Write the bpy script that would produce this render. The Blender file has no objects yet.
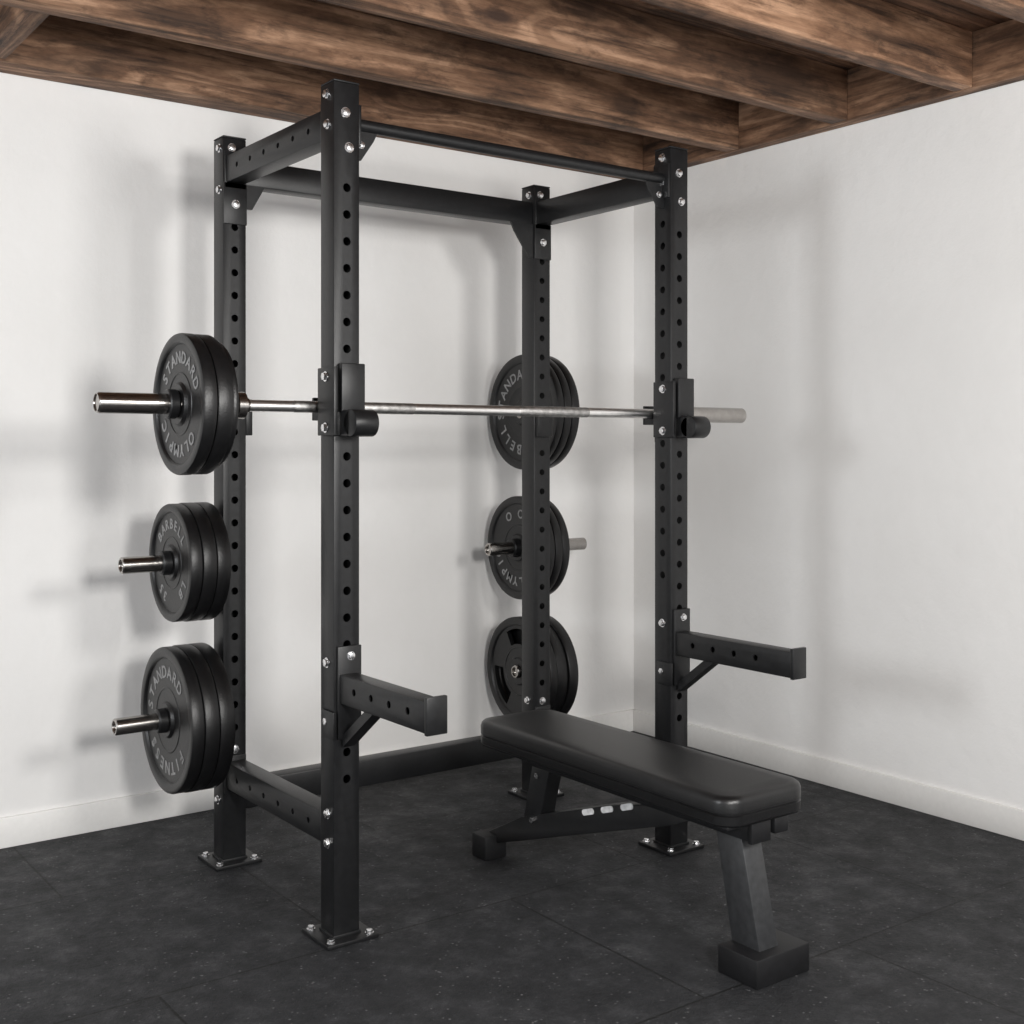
import bpy, bmesh, math, random
from mathutils import Vector, Matrix
random.seed(3)
scene = bpy.context.scene
scene.view_settings.view_transform = 'Standard'
scene.view_settings.look = 'None'

# ------------------------------------------------------------------ materials
def new_mat(name):
    m = bpy.data.materials.new(name); m.use_nodes = True
    nt = m.node_tree
    return m, nt, nt.nodes['Principled BSDF']
def N(nt, t, **kw):
    n = nt.nodes.new(t)
    for k, v in kw.items():
        if k in n.inputs: n.inputs[k].default_value = v
        else: setattr(n, k, v)
    return n
def ramp(nt, fac, stops):
    r = nt.nodes.new('ShaderNodeValToRGB'); e = r.color_ramp.elements
    while len(e) < len(stops): e.new(0.5)
    for i, (p, c) in enumerate(stops):
        e[i].position = p; e[i].color = (c[0], c[1], c[2], 1)
    nt.links.new(fac, r.inputs[0]); return r
def simple(name, col, rough, metal=0, nscale=60, var=0.25, bump=0.1, bscale=400, coat=0, spec=0.5):
    m, nt, b = new_mat(name)
    tc = N(nt, 'ShaderNodeTexCoord')
    n = N(nt, 'ShaderNodeTexNoise', Scale=nscale, Detail=5.0)
    nt.links.new(tc.outputs['Object'], n.inputs['Vector'])
    r = ramp(nt, n.outputs[0], [(0.3, [c*(1-var) for c in col]), (0.7, [c*(1+var) for c in col])])
    nt.links.new(r.outputs[0], b.inputs['Base Color'])
    b.inputs['Roughness'].default_value = rough; b.inputs['Metallic'].default_value = metal
    b.inputs['Specular IOR Level'].default_value = spec
    if coat: b.inputs['Coat Weight'].default_value = coat; b.inputs['Coat Roughness'].default_value = 0.3
    if bump:
        n2 = N(nt, 'ShaderNodeTexNoise', Scale=bscale, Detail=3.0)
        nt.links.new(tc.outputs['Object'], n2.inputs['Vector'])
        bp = N(nt, 'ShaderNodeBump', Strength=bump, Distance=0.001)
        nt.links.new(n2.outputs[0], bp.inputs['Height']); nt.links.new(bp.outputs[0], b.inputs['Normal'])
    return m
M_BLACK = simple('black_powdercoat', (0.009, 0.0092, 0.010), 0.38, bump=0.25, bscale=700, spec=0.42)
M_GREYM = simple('grey_powdercoat', (0.030, 0.031, 0.033), 0.38, bump=0.25, bscale=700)
M_CAP = simple('black_plastic', (0.007, 0.007, 0.008), 0.5, spec=0.4)
M_IRON = simple('plate_iron', (0.005, 0.005, 0.0055), 0.38, bump=0.5, bscale=250, spec=0.45)
M_LETTER = simple('plate_lettering', (0.24, 0.24, 0.24), 0.5)
M_CHROME = simple('zinc_bolt', (0.8, 0.8, 0.81), 0.25, metal=1, var=0.05)
M_STEEL = simple('bar_steel', (0.88, 0.87, 0.86), 0.33, metal=1, var=0.06)
M_SLEEVE = simple('sleeve_steel', (0.42, 0.40, 0.38), 0.20, metal=1, var=0.08)
M_KNURL = simple('knurled_steel', (0.50, 0.49, 0.48), 0.42, metal=1, var=0.3, bump=0.6, bscale=900)
M_VINYL = simple('black_vinyl', (0.006, 0.006, 0.0065), 0.36, bump=0.4, bscale=260, coat=0.1, spec=0.42)

def wall_mat():
    m, nt, b = new_mat('white_painted_wall')
    tc = N(nt, 'ShaderNodeTexCoord')
    n = N(nt, 'ShaderNodeTexNoise', Scale=1.3, Detail=6.0, Roughness=0.6)
    nt.links.new(tc.outputs['Object'], n.inputs['Vector'])
    r = ramp(nt, n.outputs[0], [(0.3, (0.785, 0.777, 0.765)), (0.7, (0.845, 0.838, 0.828))])
    nt.links.new(r.outputs[0], b.inputs['Base Color']); b.inputs['Roughness'].default_value = 0.8
    n2 = N(nt, 'ShaderNodeTexNoise', Scale=18.0, Detail=9.0, Roughness=0.6)
    nt.links.new(tc.outputs['Object'], n2.inputs['Vector'])
    bp = N(nt, 'ShaderNodeBump', Strength=0.22, Distance=0.012)
    nt.links.new(n2.outputs[0], bp.inputs['Height']); nt.links.new(bp.outputs[0], b.inputs['Normal'])
    return m
M_WALL = wall_mat()
M_TRIM = simple('white_trim_paint', (0.84, 0.83, 0.81), 0.45, var=0.02, bump=0.05)

def floor_mat():
    m, nt, b = new_mat('rubber_gym_floor')
    L = nt.links
    tc = N(nt, 'ShaderNodeTexCoord')
    n = N(nt, 'ShaderNodeTexNoise', Scale=7.0, Detail=12.0, Roughness=0.78)
    L.new(tc.outputs['Object'], n.inputs['Vector'])
    r = ramp(nt, n.outputs[0], [(0.38, (0.011, 0.0115, 0.014)), (0.52, (0.022, 0.023, 0.026)), (0.66, (0.052, 0.053, 0.058))])
    sp = N(nt, 'ShaderNodeTexVoronoi', Scale=60.0)
    L.new(tc.outputs['Object'], sp.inputs['Vector'])
    sr = ramp(nt, sp.outputs['Distance'], [(0.13, (1, 1, 1)), (0.22, (0, 0, 0))])
    sn = N(nt, 'ShaderNodeTexNoise', Scale=30.0, Detail=3.0)
    L.new(tc.outputs['Object'], sn.inputs['Vector'])
    sm = ramp(nt, sn.outputs[0], [(0.48, (0, 0, 0)), (0.60, (1, 1, 1))])
    ml = N(nt, 'ShaderNodeMath', operation='MULTIPLY'); L.new(sr.outputs[0], ml.inputs[0]); L.new(sm.outputs[0], ml.inputs[1])
    mx = N(nt, 'ShaderNodeMixRGB'); mx.inputs[2].default_value = (0.17, 0.17, 0.175, 1)
    L.new(ml.outputs[0], mx.inputs[0]); L.new(r.outputs[0], mx.inputs[1])
    mp = N(nt, 'ShaderNodeMapping'); mp.inputs['Location'].default_value = (0.5, 0.06, 0)
    L.new(tc.outputs['Object'], mp.inputs['Vector'])
    br = N(nt, 'ShaderNodeTexBrick'); br.offset = 0.5; br.squash = 1.0
    br.inputs['Scale'].default_value = 1.0; br.inputs['Brick Width'].default_value = 1.0
    br.inputs['Row Height'].default_value = 0.75; br.inputs['Mortar Size'].default_value = 0.0035
    br.inputs['Mortar Smooth'].default_value = 0.2
    br.inputs['Color1'].default_value = (1, 1, 1, 1); br.inputs['Color2'].default_value = (0.8, 0.8, 0.8, 1)
    br.inputs['Mortar'].default_value = (0.12, 0.12, 0.12, 1)
    L.new(mp.outputs[0], br.inputs['Vector'])
    mu = N(nt, 'ShaderNodeMixRGB', blend_type='MULTIPLY'); mu.inputs[0].default_value = 1
    L.new(mx.outputs[0], mu.inputs[1]); L.new(br.outputs[0], mu.inputs[2])
    L.new(mu.outputs[0], b.inputs['Base Color'])
    rr = ramp(nt, n.outputs[0], [(0.36, (0.72,)*3), (0.66, (0.48,)*3)])
    L.new(rr.outputs[0], b.inputs['Roughness'])
    b.inputs['Specular IOR Level'].default_value = 0.4
    n2 = N(nt, 'ShaderNodeTexNoise', Scale=80.0, Detail=6.0, Roughness=0.75)
    L.new(tc.outputs['Object'], n2.inputs['Vector'])
    ad = N(nt, 'ShaderNodeMath', operation='SUBTRACT')
    L.new(n2.outputs[0], ad.inputs[0]); L.new(br.outputs['Fac'], ad.inputs[1])
    bp = N(nt, 'ShaderNodeBump', Strength=1.0, Distance=0.008)
    L.new(ad.outputs[0], bp.inputs['Height']); L.new(bp.outputs[0], b.inputs['Normal'])
    return m
M_FLOOR = floor_mat()

def wood_mat(name, dark, mid, light, axis='X'):
    m, nt, b = new_mat(name); L = nt.links
    tc = N(nt, 'ShaderNodeTexCoord'); oi = N(nt, 'ShaderNodeObjectInfo')
    off = N(nt, 'ShaderNodeVectorMath', operation='SCALE'); off.inputs['Scale'].default_value = 7.0
    cx = N(nt, 'ShaderNodeCombineXYZ')
    for i in range(3): L.new(oi.outputs['Random'], cx.inputs[i])
    L.new(cx.outputs[0], off.inputs[0])
    ad = N(nt, 'ShaderNodeVectorMath', operation='ADD')
    L.new(tc.outputs['Object'], ad.inputs[0]); L.new(off.outputs[0], ad.inputs[1])
    def mapped(a, c):
        mp = N(nt, 'ShaderNodeMapping'); mp.inputs['Scale'].default_value = (a, c, c) if axis == 'X' else (c, a, c)
        L.new(ad.outputs[0], mp.inputs[0]); return mp.outputs[0]
    big = N(nt, 'ShaderNodeTexNoise', Scale=1.0, Detail=2.0, Roughness=0.4, Distortion=0.3)
    L.new(mapped(0.55, 5.0), big.inputs['Vector'])
    vo = N(nt, 'ShaderNodeTexVoronoi', Scale=1.0); L.new(mapped(1.3, 4.2), vo.inputs['Vector'])
    kr = ramp(nt, vo.outputs['Distance'], [(0.0, (1, 1, 1)), (0.30, (0, 0, 0))])
    km = N(nt, 'ShaderNodeMath', operation='MULTIPLY_ADD'); km.inputs[1].default_value = 0.16
    L.new(kr.outputs[0], km.inputs[0]); L.new(big.outputs[0], km.inputs[2])
    w = N(nt, 'ShaderNodeMath', operation='MULTIPLY'); w.inputs[1].default_value = 75
    L.new(km.outputs[0], w.inputs[0])
    sn = N(nt, 'ShaderNodeMath', operation='SINE'); L.new(w.outputs[0], sn.inputs[0])
    g = N(nt, 'ShaderNodeTexNoise', Scale=1.0, Detail=10.0, Roughness=0.75)
    L.new(mapped(2.0, 38), g.inputs['Vector'])
    pt = N(nt, 'ShaderNodeTexNoise', Scale=1.0, Detail=7.0, Roughness=0.68)
    L.new(mapped(2.2, 8.0), pt.inputs['Vector'])
    c1 = ramp(nt, pt.outputs[0], [(0.38, dark), (0.5, mid), (0.62, light)])
    sr = ramp(nt, sn.outputs[0], [(0.0, (0.55, 0.50, 0.46)), (0.7, (1, 1, 1))])
    mu = N(nt, 'ShaderNodeMixRGB', blend_type='MULTIPLY'); mu.inputs[0].default_value = 0.8
    L.new(c1.outputs[0], mu.inputs[1]); L.new(sr.outputs[0], mu.inputs[2])
    gr = ramp(nt, g.outputs[0], [(0.36, (0.28, 0.26, 0.25)), (0.47, (0.85, 0.84, 0.83)), (0.62, (1.15, 1.15, 1.15))])
    mu2 = N(nt, 'ShaderNodeMixRGB', blend_type='MULTIPLY'); mu2.inputs[0].default_value = 0.95
    L.new(mu.outputs[0], mu2.inputs[1]); L.new(gr.outputs[0], mu2.inputs[2])
    # small irregular dirt stains
    st = N(nt, 'ShaderNodeTexNoise', Scale=1.0, Detail=8.0, Roughness=0.7)
    L.new(mapped(7.0, 16.0), st.inputs['Vector'])
    s2 = ramp(nt, st.outputs[0], [(0.36, (0.45, 0.43, 0.42)), (0.46, (1, 1, 1))])
    mu3 = N(nt, 'ShaderNodeMixRGB', blend_type='MULTIPLY'); mu3.inputs[0].default_value = 0.8
    L.new(mu2.outputs[0], mu3.inputs[1]); L.new(s2.outputs[0], mu3.inputs[2])
    kx = N(nt, 'ShaderNodeMixRGB'); kx.inputs[2].default_value = (dark[0]*.35, dark[1]*.3, dark[2]*.3, 1)
    kk = ramp(nt, vo.outputs['Distance'], [(0.05, (0.95,)*3), (0.10, (0, 0, 0))])
    L.new(kk.outputs[0], kx.inputs[0]); L.new(mu3.outputs[0], kx.inputs[1])
    br = N(nt, 'ShaderNodeMath', operation='MULTIPLY_ADD'); br.inputs[1].default_value = 0.5; br.inputs[2].default_value = 0.95
    L.new(oi.outputs['Random'], br.inputs[0])
    hs = N(nt, 'ShaderNodeHueSaturation'); L.new(br.outputs[0], hs.inputs['Value']); L.new(kx.outputs[0], hs.inputs['Color'])
    L.new(hs.outputs[0], b.inputs['Base Color']); b.inputs['Roughness'].default_value = 0.75
    bp = N(nt, 'ShaderNodeBump', Strength=0.8, Distance=0.006)
    L.new(g.outputs[0], bp.inputs['Height']); L.new(bp.outputs[0], b.inputs['Normal'])
    return m
WC = ((0.10, 0.054, 0.031), (0.235, 0.130, 0.076), (0.40, 0.240, 0.150))
M_WOODX = wood_mat('rough_joist_wood', *WC, 'X')
M_WOODY = wood_mat('rough_rim_wood', *WC, 'Y')
M_DECK = wood_mat('subfloor_boards', (0.08, 0.042, 0.024), (0.18, 0.095, 0.055), (0.30, 0.17, 0.10), 'X')

# ------------------------------------------------------------------ geometry helpers
def finish(name, bm, mat, parent=None, smooth=False):
    me = bpy.data.meshes.new(name); bmesh.ops.recalc_face_normals(bm, faces=bm.faces)
    bm.to_mesh(me); bm.free()
    mats = mat if isinstance(mat, (list, tuple)) else [mat]
    for x in mats: me.materials.append(x)
    if smooth:
        me.polygons.foreach_set('use_smooth', [True]*len(me.polygons))
        try: me.set_sharp_from_angle(angle=math.radians(35))
        except Exception: pass
    o = bpy.data.objects.new(name, me); scene.collection.objects.link(o)
    if parent: o.parent = parent
    return o
def empty(name):
    e = bpy.data.objects.new(name, None); e.empty_display_size = 0.1
    scene.collection.objects.link(e); return e
def add_box(bm, lo, hi, bev=0.0, seg=2, mi=0):
    c = [(a+b)/2 for a, b in zip(lo, hi)]; s = [abs(b-a) for a, b in zip(lo, hi)]
    r = bmesh.ops.create_cube(bm, size=1)
    vs = r['verts']
    for v in vs: v.co = Vector((c[0]+v.co.x*s[0], c[1]+v.co.y*s[1], c[2]+v.co.z*s[2]))
    fs = set(f for v in vs for f in v.link_faces)
    for f in fs: f.material_index = mi
    if bev:
        es = set(e for v in vs for e in v.link_edges)
        bmesh.ops.bevel(bm, geom=list(es), offset=bev, segments=seg, affect='EDGES', profile=0.5, clamp_overlap=True)
def box(name, lo, hi, mat, parent=None, bev=0.0, seg=2):
    bm = bmesh.new(); add_box(bm, lo, hi, bev, seg); return finish(name, bm, mat, parent, smooth=bev > 0)
def add_cyl(bm, c, r, h, axis='X', seg=32, mi=0, bev=0.0):
    rot = {'X': Matrix.Rotation(math.pi/2, 4, 'Y'), 'Y': Matrix.Rotation(math.pi/2, 4, 'X'), 'Z': Matrix.Identity(4)}[axis]
    rr = bmesh.ops.create_cone(bm, cap_ends=True, radius1=r, radius2=r, depth=h, segments=seg, matrix=Matrix.Translation(c) @ rot)
    fs = set(f for v in rr['verts'] for f in v.link_faces)
    for f in fs: f.material_index = mi
    if bev:
        es = [e for e in set(e for v in rr['verts'] for e in v.link_edges) if any(len(f.verts) > 4 for f in e.link_faces)]
        bmesh.ops.bevel(bm, geom=es, offset=bev, segments=2, affect='EDGES', profile=0.5)
def prism(name, pts, axis, a, b, mat, parent=None, bev=0.0):
    bm = bmesh.new()
    def P(p, t):
        return {'X': (t, p[0], p[1]), 'Y': (p[0], t, p[1]), 'Z': (p[0], p[1], t)}[axis]
    v0 = [bm.verts.new(P(p, a)) for p in pts]; v1 = [bm.verts.new(P(p, b)) for p in pts]
    n = len(pts)
    bm.faces.new(v0); bm.faces.new(v1[::-1])
    for i in range(n): bm.faces.new([v0[i], v1[i], v1[(i+1) % n], v0[(i+1) % n]])
    if bev: bmesh.ops.bevel(bm, geom=list(bm.edges), offset=bev, segments=2, affect='EDGES', profile=0.5)
    return finish(name, bm, mat, parent, smooth=bev > 0)
def boolean(o, cutbm):
    me = bpy.data.meshes.new('cut'); bmesh.ops.recalc_face_normals(cutbm, faces=cutbm.faces)
    cutbm.to_mesh(me); cutbm.free(); c = bpy.data.objects.new('cut', me); scene.collection.objects.link(c)
    md = o.modifiers.new('b', 'BOOLEAN'); md.operation = 'DIFFERENCE'; md.solver = 'EXACT'; md.object = c
    dg = bpy.context.evaluated_depsgraph_get(); dg.update()
    nm = bpy.data.meshes.new_from_object(o.evaluated_get(dg))
    o.modifiers.clear(); old = o.data; nm.name = old.name; o.data = nm
    bpy.data.objects.remove(c); bpy.data.meshes.remove(me)
def tube(name, lo, hi, holes=(), wall=0.004, mat=None, parent=None, bev=0.004, hr=0.0112):
    """hollow rectangular steel tube; holes: (axis, (x,y,z)) drilled right through"""
    o = box(name, lo, hi, mat or M_BLACK, parent, bev=bev, seg=2)
    cb = bmesh.new(); add_box(cb, [a+wall for a in lo], [b-wall for b in hi]); boolean(o, cb)
    if holes:
        cb = bmesh.new()
        for ax, p in holes: add_cyl(cb, p, hr, 0.3, ax, seg=20)
        boolean(o, cb)
    try: o.data.set_sharp_from_angle(angle=math.radians(30))
    except Exception: pass
    return o
BOLTS = bmesh.new()
def bolt(p, axis, sign, r=0.0105):
    p = Vector(p); d = {'X': Vector((1, 0, 0)), 'Y': Vector((0, 1, 0)), 'Z': Vector((0, 0, 1))}[axis]*sign
    add_cyl(BOLTS, p+d*0.001, r*1.25, 0.002, axis, 20)
    add_cyl(BOLTS, p+d*0.0055, r, 0.007, axis, 6, bev=0.001)
def lathe_x(name, prof, mat, parent=None, seg=64, loc=(0, 0, 0), closed=True):
    bm = bmesh.new(); rings = []
    for i in range(seg):
        a = 2*math.pi*i/seg
        rings.append([bm.verts.new((loc[0]+x, loc[1]+r*math.cos(a), loc[2]+r*math.sin(a))) for x, r in prof])
    n = len(prof)
    for i in range(seg):
        A, B = rings[i], rings[(i+1) % seg]
        for j in range(n if closed else n-1):
            k = (j+1) % n
            bm.faces.new([A[j], B[j], B[k], A[k]])
    return finish(name, bm, mat, parent, smooth=True)

# ------------------------------------------------------------------ room shell
YW, XW = 1.232, 2.122
ZC = 2.425
XL, YN = -3.6, -4.2
box('floor', (XL, YN, -0.05), (XW+0.1, YW+0.1, 0.0), M_FLOOR)
box('wall_back', (XL, YW, 0), (XW, YW+0.1, 2.70), M_WALL)
box('wall_right', (XW, YN, 0), (XW+0.1, YW+0.1, 2.70), M_WALL)
box('baseboard_back', (XL, YW-0.014, 0), (XW-0.014, YW, 0.095), M_TRIM, bev=0.003)
box('baseboard_right', (XW-0.014, YN, 0), (XW, YW, 0.095), M_TRIM, bev=0.003)
DZ = ZC+0.185
bm = bmesh.new()
y = YN
while y < YW:
    add_box(bm, (XL, y+0.003, DZ), (XW, min(y+0.107, YW), DZ+0.03), 0.002, 1); y += 0.11
add_box(bm, (XL, YN, DZ+0.03), (XW, YW, DZ+0.05))
finish('ceiling', bm, M_DECK)
box('rim_joist', (XW-0.062, YN, ZC), (XW-0.001, YW-0.001, DZ-0.001), M_WOODY, bev=0.004)
ys = [1.10, 0.545, 0.02, -0.48, -0.98, -1.48, -1.98, -2.5, -3.0, -3.5]
for i, yy in enumerate(ys):
    hi = YW-0.001 if i == 0 else yy+0.07
    o = box('ceiling_joist', (XL, yy, ZC+0.001), (XW-0.063, hi, DZ-0.001), M_WOODX, bev=0.005)
o = box('joist_blocking', (-0.62, 0.617, ZC+0.005), (-0.55, 1.098, DZ-0.001), M_WOODY, bev=0.004)

# ------------------------------------------------------------------ power rack
W, D, H, T = 1.17, 0.70, 2.185, 0.037
rack = empty('power_rack')
hz = [0.41+0.0685*i for i in range(25)]
posts = {'front_left': (0, 0), 'front_right': (W, 0), 'back_left': (0, D), 'back_right': (W, D)}
for nme, (px, py) in posts.items():
    holes = [('Y', (px, py, z)) for z in hz if 0.36 < z < 1.95]
    if nme == 'front_right': holes += [('X', (px, py, z+0.034)) for z in hz if 0.8 < z < 1.95]
    tube('upright_'+nme, (px-T, py-T, 0.008), (px+T, py+T, H), holes, parent=rack)
    box('cap_'+nme, (px-T, py-T, H), (px+T, py+T, H+0.005), M_CAP, rack, bev=0.002)
    box('base_plate_'+nme, (px-0.073, py-0.073, 0.0), (px+0.073, py+0.073, 0.011), M_BLACK, rack, bev=0.002)
    for sx, sy in ((-1, -1), (1, -1), (-1, 1), (1, 1)):
        bolt((px+sx*0.055, py+sy*0.055, 0.011), 'Z', 1, 0.009)
    box('foot_weld_'+nme, (px-T-0.003, py-T-0.003, 0.009), (px+T+0.003, py+T+0.003, 0.018), M_BLACK, rack, bev=0.002)
zt0, zt1 = 2.048, 2.128
for nme, px in (('left', 0), ('right', W)):
    hl = [('X', (px, 0.12+0.092*i, 2.088)) for i in range(6)] if nme == 'left' else []
    tube('top_side_beam_'+nme, (px-0.03, T, zt0), (px+0.03, D-T, zt1), hl, parent=rack, hr=0.008)
    hl = [('X', (px, 0.12+0.092*i, 0.272)) for i in range(6)]
    tube('bottom_side_beam_'+nme, (px-0.03, T, 0.232), (px+0.03, D-T, 0.312), hl, parent=rack, hr=0.008)
    for yy in (T+0.003, D-T-0.003):
        for zz in (2.088, 0.272):
            box('flange_'+nme, (px-0.034, yy-0.003, zz-0.055), (px+0.034, yy+0.003, zz+0.055), M_BLACK, rack, bev=0.001)
box('top_back_beam', (T, D-0.03, zt0), (W-T, D+0.03, zt1), M_BLACK, rack, bev=0.005)
box('bottom_back_beam', (T, D-0.03, 0.155), (W-T, D+0.03, 0.24), M_BLACK, rack, bev=0.005)
for nme, px, s, k in (('bl', T, 1, 0.6), ('br', W-T, -1, 1.0)):
    prism('gusset_'+nme, [(px, zt0), (px+s*0.10*k, zt0), (px+s*0.085*k, zt0-0.03*k), (px+s*0.02, zt0-0.12*k), (px, zt0-0.12*k)], 'Y', D-0.036, D-0.028, M_BLACK, rack)
for nme, px in (('bl', 0), ('br', W)):
    box('splice_plate_'+nme, (px-T, D-T-0.006, 1.925), (px+T, D-T, 2.05), M_BLACK, rack, bev=0.002)
    bolt((px, D-T-0.006, 1.985), 'Y', -1)
    bolt((px-0.01, D-T, 2.155), 'Y', -1); bolt((px-T, D-0.01, 2.155), 'X', -1); bolt((px-T, D-0.01, 2.03), 'X', -1)
    bolt((px, D-T, 0.345), 'Y', -1)
    bolt((px-T, D, 0.345), 'X', -1); bolt((px-T, D, 0.19), 'X', -1)
bm = bmesh.new(); add_cyl(bm, (W/2, 0.0, 2.092), 0.0165, W-2*T, 'X', 32)
finish('pull_up_bar', bm, M_BLACK, rack, smooth=True)
for nme, px, s in (('fl', T, 1), ('fr', W-T, -1)):
    box('pullup_flange_'+nme, (px-0.001 if s > 0 else px-0.007, -0.034, 2.03), (px+0.007 if s > 0 else px+0.001, 0.034, 2.135), M_BLACK, rack, bev=0.001)
    prism('pullup_gusset_'+nme, [(px, 2.076), (px+s*0.070, 2.076), (px+s*0.060, 2.055), (px+s*0.022, 2.0), (px, 2.0)], 'Y', -0.005, 0.003, M_BLACK, rack)
    bolt((px+s*0.022, -0.005, 2.04), 'Y', -1, 0.008)
for px in (0, W):
    bolt((px-0.004, -T, 2.108), 'Y', -1); bolt((px+0.006, -T, 2.02), 'Y', -1)
    bolt((px-T, 0.0, 2.158), 'X', -1); bolt((px-T, -0.005, 2.08), 'X', -1)
    bolt((px-T, -0.005, 0.32), 'X', -1); bolt((px-T, -0.005, 0.245), 'X', -1)

# J-cups
BZ = 1.360; BY = T+0.029
for nme, px in (('l', 0), ('r', W)):
    box('jcup_side_'+nme, (px-T-0.012, -0.060, 1.285), (px-T-0.001, 0.030, 1.458), M_BLACK, rack, bev=0.002)
    box('jcup_front_'+nme, (px-0.028, -T-0.026, 1.340), (px+T+0.002, -T-0.001, 1.468), M_BLACK, rack, bev=0.003)
    box('jcup_web_'+nme, (px-T-0.010, -T-0.014, 1.285), (px+T+0.004, -T-0.001, 1.345), M_BLACK, rack, bev=0.002)
    bm = bmesh.new(); add_box(bm, (px-0.028, -T-0.066, 1.282), (px+T+0.000, -T-0.012, 1.350), 0.006, 3)
    add_cyl(bm, (px+0.005, -T-0.066, 1.316), 0.034, 0.066, 'X', 28, bev=0.003)
    finish('jcup_roller_'+nme, bm, M_BLACK, rack, smooth=True)
    box('jcup_back_'+nme, (px-0.03, T+0.001, 1.27), (px+0.03, T+0.008, 1.42), M_BLACK, rack, bev=0.002)
    box('jcup_shelf_'+nme, (px-0.03, T+0.008, 1.325), (px+0.03, T+0.06, BZ-0.0150), M_CAP, rack, bev=0.002)
    box('jcup_lip_'+nme, (px-0.03, T+0.052, 1.325), (px+0.03, T+0.062, 1.385), M_BLACK, rack, bev=0.002)
    bolt((px-T-0.012, -0.015, 1.435), 'X', -1); bolt((px-T-0.012, -0.015, 1.305), 'X', -1)
box('storage_bracket_left', (T+0.0005, D-0.035, 1.29), (T+0.022, D+0.03, 1.40), M_BLACK, rack, bev=0.003)
box('storage_bracket_right', (W-T+0.006, D-T-0.02, 1.29), (W+T-0.006, D-T-0.0005, 1.375), M_BLACK, rack, bev=0.003)

# safety arms
for nme, px, ye, dz in (('l', 0, -0.450, -0.006), ('r', W, -0.505, -0.004)):
    z0, z1 = 0.612+dz, 0.686+dz
    tube('safety_arm_'+nme, (px-0.026, ye, z0), (px+0.026, -T-0.006, z1),
         [('X', (px, -0.12-0.085*i, z0+0.040)) for i in range(4)], parent=rack, hr=0.009)
    box('safety_end_'+nme, (px-0.028, ye-0.012, z0-0.003), (px+0.028, ye, z1+0.010), M_BLACK, rack, bev=0.002)
    box('safety_mount_'+nme, (px-0.03, -T-0.010, 0.515), (px+T, -T-0.0005, 0.750), M_BLACK, rack, bev=0.002)
    prism('safety_strut_'+nme, [(-T-0.01, 0.495), (-T-0.01, 0.525), (-0.16, z0), (-0.20, z0)], 'X', px-0.018, px+0.018, M_BLACK, rack)
    bolt((px+0.006, -T-0.010, 0.725), 'Y', -1, 0.009); bolt((px-T, 0, 0.705), 'X', -1); bolt((px-T, 0, 0.555), 'X', -1)
    box('safety_hook_'+nme, (px-T-0.007, -T-0.010, 0.515), (px-T-0.0005, 0.02, 0.585), M_BLACK, rack, bev=0.001)

def peg(name, x0, x1, yy, z, r, parent):
    prof = [(x1, 0.0005), (x1, r), (x0+0.003, r), (x0, r-0.003), (x0, r*0.72), (x0+0.008, r*0.62), (x0+0.008, 0.0005)]
    return lathe_x(name, prof, M_SLEEVE, parent, 40, (0, yy, z), closed=False)
ZP = (0.914, 0.452)
for i, z in enumerate(ZP):
    peg('storage_peg_%d' % i, (-0.333, -0.352)[i], -T-0.004, D, z, 0.0245, rack)
    box('storage_peg_flange_%d' % i, (-T-0.006, D-0.036, z-0.05), (-T-0.0005, D+0.036, z+0.05), M_BLACK, rack, bev=0.001)
    lathe_x('storage_peg_spacer_%d' % i, [(-0.072 if i else -0.068, 0.0250), (-0.072 if i else -0.068, 0.04), (-T-0.006, 0.04), (-T-0.006, 0.0250)], M_BLACK, rack, 32, (0, D, z))
    xo = (-0.190, -0.202)[i]
    lathe_x('storage_peg_collar_%d' % i, [(xo-0.028, 0.0248), (xo-0.028, 0.031), (xo-0.024, 0.035), (xo-0.002, 0.036), (xo-0.002, 0.0248)], M_BLACK, rack, 40, (0, D, z))
finish('bolts', BOLTS, M_CHROME, rack, smooth=True)

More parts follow.
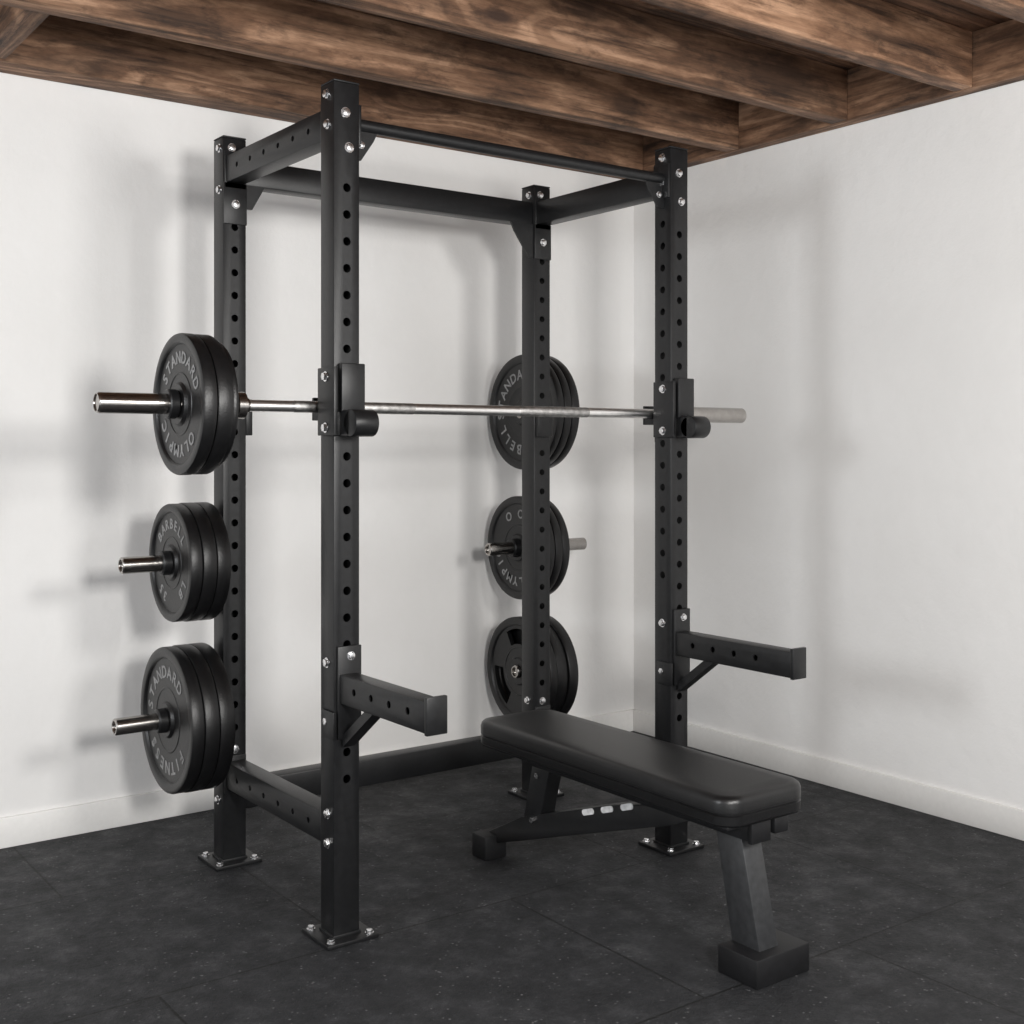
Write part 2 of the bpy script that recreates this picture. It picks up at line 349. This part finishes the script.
# ------------------------------------------------------------------ plates
def letter_bm(bm, ch, M, size, mi):
    cu = bpy.data.curves.new('t', 'FONT'); cu.body = ch; cu.size = size; cu.extrude = 0.0008
    cu.align_x = 'CENTER'; cu.align_y = 'CENTER'; cu.resolution_u = 3; cu.offset = 0.0008
    o = bpy.data.objects.new('t', cu); scene.collection.objects.link(o)
    dg = bpy.context.evaluated_depsgraph_get(); dg.update()
    me = bpy.data.meshes.new_from_object(o.evaluated_get(dg)); me.transform(M)
    n0 = len(bm.faces); bm.from_mesh(me); bm.faces.ensure_lookup_table()
    for f in bm.faces[n0:]: f.material_index = mi; f.smooth = False
    bpy.data.objects.remove(o); bpy.data.curves.remove(cu); bpy.data.meshes.remove(me)
def plate(x, yy, z, R, t, text=None, slots=False, arcs=((-50, 8), (130, 8)), lsize=None):
    h = 0.0258
    rim = R*0.86; w0 = R*0.84; hub = 0.050
    d = t*0.22
    prof = [(0.0, h), (0.0, hub-0.002), (0.002, hub), (d, hub+0.004), (d, R*0.42), (d-0.0015, R*0.43), (d-0.0015, R*0.445), (d, R*0.455), (d, w0), (0.002, rim), (0.0, rim+0.003),
            (0.0, R-0.006), (0.0015, R-0.002), (0.006, R), (t-0.006, R), (t-0.0015, R-0.002), (t, R-0.006),
            (t, rim+0.003), (t-0.002, rim), (t-d, w0), (t-d, hub+0.004), (t-0.002, hub), (t, hub-0.002), (t, h)]
    o = lathe_x('weight_plate', prof, [M_IRON, M_LETTER], None, 72, (x, yy, z))
    if slots:
        cb = bmesh.new()
        for k in range(3):
            a0 = math.radians(90+120*k-30); a1 = math.radians(90+120*k+30); n = 12
            r0, r1 = R*0.50, R*0.78
            L = []
            for xx in (x-0.02, x+t+0.02):
                ring = [cb.verts.new((xx, yy+r1*math.cos(a0+(a1-a0)*i/n), z+r1*math.sin(a0+(a1-a0)*i/n))) for i in range(n+1)]
                ring += [cb.verts.new((xx, yy+r0*math.cos(a1-(a1-a0)*i/n), z+r0*math.sin(a1-(a1-a0)*i/n))) for i in range(n+1)]
                L.append(ring)
            cb.faces.new(L[0]); cb.faces.new(L[1][::-1]); m = len(L[0])
            for i in range(m): cb.faces.new([L[0][i], L[1][i], L[1][(i+1) % m], L[0][(i+1) % m]])
        boolean(o, cb)
        try: o.data.set_sharp_from_angle(angle=math.radians(35))
        except Exception: pass
    if text:
        bm = bmesh.new(); bm.from_mesh(o.data)
        rt = R*0.65; ls = lsize or R*0.24
        right = Vector((0, -1, 0)); up = Vector((0, 0, 1))
        for (ac, st), s in zip(arcs, text):
            step = math.degrees(ls*0.82/rt)
            for i, ch in enumerate(s):
                if ch == ' ': continue
                a = math.radians(ac+(i-(len(s)-1)/2)*step)
                rad = up*math.cos(a)+right*math.sin(a); tan = right*math.cos(a)-up*math.sin(a)
                nn = tan.cross(rad)
                M = Matrix((tan, rad, nn)).transposed().to_4x4()
                M.translation = Vector((x+d-0.0006, yy, z))+rad*rt
                letter_bm(bm, ch, M, ls, 1)
        bm.to_mesh(o.data); bm.free()
    return o
plate(-0.408, BY, BZ, 0.172, 0.034, ('STANDARD', 'OLYMPIC'), arcs=((5, 0), (190, 0)))
plate(-0.373, BY, BZ, 0.171, 0.040)
plate(-0.332, BY, BZ, 0.160, 0.016)
plate(-0.190, D, ZP[0], 0.174, 0.036, ('BARBELL', 'LB', '35'), arcs=((0, 0), (130, 0), (215, 0)))
plate(-0.1535, D, ZP[0], 0.176, 0.042); plate(-0.111, D, ZP[0], 0.176, 0.042)
plate(-0.202, D, ZP[1], 0.213, 0.038, ('STANDARD', 'FITNESS'), arcs=((-20, 0), (180, 0)))
plate(-0.1635, D, ZP[1], 0.215, 0.044); plate(-0.119, D, ZP[1], 0.215, 0.046)

PY = 0.965
wr = empty('plate_storage_rack')
zr = (1.388, 0.867, 0.392)
for i, z in enumerate(zr):
    x0, x1 = ((1.29, 1.50), (1.145, 1.61), (1.27, 1.50))[i]
    peg('peg_%d' % i, x0, x1, PY, z, 0.0245, wr)
    box('wall_arm_%d' % i, (1.44, PY+0.02, z-0.02), (1.47, YW-0.006, z+0.02), M_BLACK, wr, bev=0.002)
    box('wall_pad_%d' % i, (1.42, YW-0.008, z-0.06), (1.49, YW-0.0005, z+0.06), M_BLACK, wr, bev=0.001)
plate(1.305, PY, zr[0], 0.222, 0.034, ('STANDARD', 'BARBELL'), arcs=((-35, 0), (190, 0)))
plate(1.340, PY, zr[0], 0.222, 0.036); plate(1.377, PY, zr[0], 0.222, 0.036)
plate(1.280, PY, zr[1], 0.198, 0.034, ('O O', 'OLYMPIC'), arcs=((-10, 0), (205, 0)))
plate(1.3155, PY, zr[1], 0.198, 0.036); plate(1.3525, PY, zr[1], 0.196, 0.034)
plate(1.285, PY, zr[2], 0.208, 0.034, None, slots=True)
plate(1.320, PY, zr[2], 0.205, 0.050); plate(1.371, PY, zr[2], 0.212, 0.045)
lathe_x('peg_collar', [(1.250, 0.0248), (1.250, 0.031), (1.254, 0.035), (1.278, 0.036), (1.278, 0.0248)], M_BLACK, wr, 40, (0, PY, zr[1]))

# ------------------------------------------------------------------ barbell
bb = empty('barbell')
lathe_x('shaft', [(-0.24, 0.0005), (-0.24, 0.0150), (1.25, 0.0150), (1.25, 0.0005)], M_STEEL, bb, 32, (0, BY, BZ), closed=False)
for i, (a, b) in enumerate(((0.075, 0.26), (0.62, 0.88), (-0.10, -0.04))):
    lathe_x('knurl_%d' % i, [(a, 0.0150), (a+0.002, 0.0154), (b-0.002, 0.0154), (b, 0.0150)], M_KNURL, bb, 32, (0, BY, BZ), closed=False)
def sleeve(nm, s, x_in, x_out):
    r = 0.0252
    prof = [(x_in, 0.0005), (x_in, 0.019), (x_in+s*0.012, 0.020), (x_in+s*0.012, 0.034), (x_in+s*0.034, 0.034), (x_in+s*0.036, r),
            (x_out-s*0.004, r), (x_out, r-0.003), (x_out, r*0.8), (x_out-s*0.003, r*0.78), (x_out-s*0.003, 0.0005)]
    lathe_x(nm, prof, M_SLEEVE, bb, 40, (0, BY, BZ), closed=False)
sleeve('sleeve_left', -1, -0.225, -0.602)
sleeve('sleeve_right', 1, 1.225, 1.560)
lathe_x('collar', [(-0.435, 0.0254), (-0.435, 0.033), (-0.432, 0.036), (-0.414, 0.036), (-0.410, 0.033), (-0.410, 0.0254)], M_BLACK, bb, 40, (0, BY, BZ))

# ------------------------------------------------------------------ bench
bench = empty('weight_bench')
BX = 0.685; Y0, Y1 = -0.84, 0.19; hw = 0.142; zt = 0.450
def pad_outline(hw0, hw1, y0, y1, rc, n=8):
    pts = []
    for (cx, cy, a0) in ((BX+hw0-rc, y0+rc, -90), (BX+hw1-rc, y1-rc, 0), (BX-hw1+rc, y1-rc, 90), (BX-hw0+rc, y0+rc, 180)):
        for i in range(n+1):
            a = math.radians(a0+90*i/n); pts.append((cx+rc*math.cos(a), cy+rc*math.sin(a)))
    return pts
bm = bmesh.new()
levels = [(-0.004, zt-0.070), (0.0, zt-0.066), (0.001, zt-0.046), (-0.003, zt-0.0432), (-0.003, zt-0.0412), (0.001, zt-0.039), (0.001, zt-0.016), (-0.002, zt-0.007), (-0.008, zt-0.002), (-0.018, zt), (-0.05, zt+0.002)]
rings = []
for off, z in levels:
    pts = pad_outline(hw+off, hw-0.005+off, Y0-off, Y1+off, max(0.055+off*0.9, 0.012))
    rings.append([bm.verts.new((p[0], p[1], z)) for p in pts])
for A, B in zip(rings, rings[1:]):
    n = len(A)
    for i in range(n): bm.faces.new([A[i], A[(i+1) % n], B[(i+1) % n], B[i]])
bm.faces.new(rings[0][::-1]); bm.faces.new(rings[-1])
finish('pad', bm, M_VINYL, bench, smooth=True)
box('pad_board', (BX-hw+0.02, Y0+0.02, zt-0.080), (BX+hw-0.02, Y1-0.02, zt-0.069), M_CAP, bench, bev=0.002)
tube('spine', (BX-0.03, -0.80, 0.322), (BX+0.03, 0.10, 0.371), parent=bench)
box('spine_cap', (BX-0.033, -0.813, 0.319), (BX+0.033, -0.80, 0.374), M_CAP, bench, bev=0.002)
box('seat_handle', (BX+0.045, -0.815, 0.330), (BX+0.095, -0.775, 0.371), M_CAP, bench, bev=0.006)
for i, yy in enumerate((-0.78, -0.28, 0.08)):
    box('cross_bracket_%d' % i, (BX-0.11, yy-0.02, 0.366), (BX+0.11, yy+0.02, 0.372), M_BLACK, bench)
LX = BX+0.012
prism('front_leg', [(-0.765, 0.325), (-0.680, 0.325), (-0.735, 0.06), (-0.825, 0.06)], 'X', LX-0.030, LX+0.036, M_GREYM, bench, bev=0.004)
box('front_foot', (BX-0.062, -0.856, 0.0), (BX+0.122, -0.730, 0.068), M_CAP, bench, bev=0.004)
prism('lower_beam', [(0.27, 0.035), (0.27, 0.075), (0.10, 0.160), (-0.30, 0.290), (-0.52, 0.345), (-0.66, 0.345), (-0.52, 0.290)], 'X', BX-0.028, BX+0.028, M_BLACK, bench, bev=0.003)
box('rear_foot', (BX-0.070, 0.225, 0.0), (BX+0.010, 0.300, 0.074), M_CAP, bench, bev=0.006)
prism('rear_post', [(-0.03, 0.325), (0.05, 0.325), (0.10, 0.13), (0.02, 0.15)], 'X', BX-0.026, BX+0.026, M_BLACK, bench, bev=0.003)
bolt_b = bmesh.new(); add_cyl(bolt_b, (BX-0.031, 0.045, 0.165), 0.009, 0.008, 'X', 6); add_cyl(bolt_b, (BX-0.031, 0.02, 0.30), 0.009, 0.008, 'X', 6)
finish('bench_bolts', bolt_b, M_CHROME, bench)
bm = bmesh.new()
for k in range(3):
    y = -0.18-0.080*k; zc = 0.236+(-0.17-y)*0.325+0.004
    yc, zz = y-0.028, zc+0.007
    # rounded adjustment slot, slanted along the beam
    ring = []
    for i in range(20):
        a = 2*math.pi*i/20; cx = 0.017*(1 if math.cos(a) >= 0 else -1)+0.0085*math.cos(a); cz = 0.0085*math.sin(a)
        th = math.atan(0.325)
        ring.append((yc-(cx*math.cos(th)-cz*math.sin(th)), zz+(cx*math.sin(th)+cz*math.cos(th))))
    a = [bm.verts.new((BX-0.0300, p[0], p[1])) for p in ring]; b2 = [bm.verts.new((BX-0.0275, p[0], p[1])) for p in ring]
    bm.faces.new(a); bm.faces.new(b2[::-1])
    for i in range(20): bm.faces.new([a[i], b2[i], b2[(i+1) % 20], a[(i+1) % 20]])
finish('ladder_slots', bm, simple('lit_slot_white', (0.7, 0.7, 0.7), 0.4), bench)  # slots are solid white shapes, their lit look put into the colour

# ------------------------------------------------------------------ lights & world
def area(name, loc, target, size, power, col=(1, 1, 1)):
    l = bpy.data.lights.new(name, 'AREA'); l.shape = 'SQUARE'; l.size = size; l.energy = power; l.color = col
    o = bpy.data.objects.new(name, l); scene.collection.objects.link(o); o.location = loc
    o.rotation_euler = (Vector(target)-Vector(loc)).to_track_quat('-Z', 'Y').to_euler(); return o
area('key_light', (-0.75, -3.2, 1.62), (0.0, 1.0, 1.2), 0.35, 68, (1, 0.98, 0.95))
area('fill_light', (0.5, -3.3, 1.9), (0.6, 0.8, 1.1), 0.5, 52, (1, 0.98, 0.95))
area('window_light', (-3.3, -0.9, 1.7), (1.6, 0.3, 1.2), 0.6, 46, (0.95, 0.98, 1))
world = bpy.data.worlds.new('World'); scene.world = world; world.use_nodes = True
bg = world.node_tree.nodes['Background']; bg.inputs[0].default_value = (0.97, 0.98, 1, 1); bg.inputs[1].default_value = 0.86

# ------------------------------------------------------------------ camera
cam = bpy.data.cameras.new('camera'); co = bpy.data.objects.new('camera', cam); scene.collection.objects.link(co)
cam.sensor_width = 36; cam.lens = 1216/1024*36; cam.shift_y = -67/1024; cam.clip_start = 0.05
co.location = (-1.4956, -2.784, 1.261)
co.rotation_euler = (math.pi/2, 0, -math.atan2(0.592, 0.806))
scene.camera = co
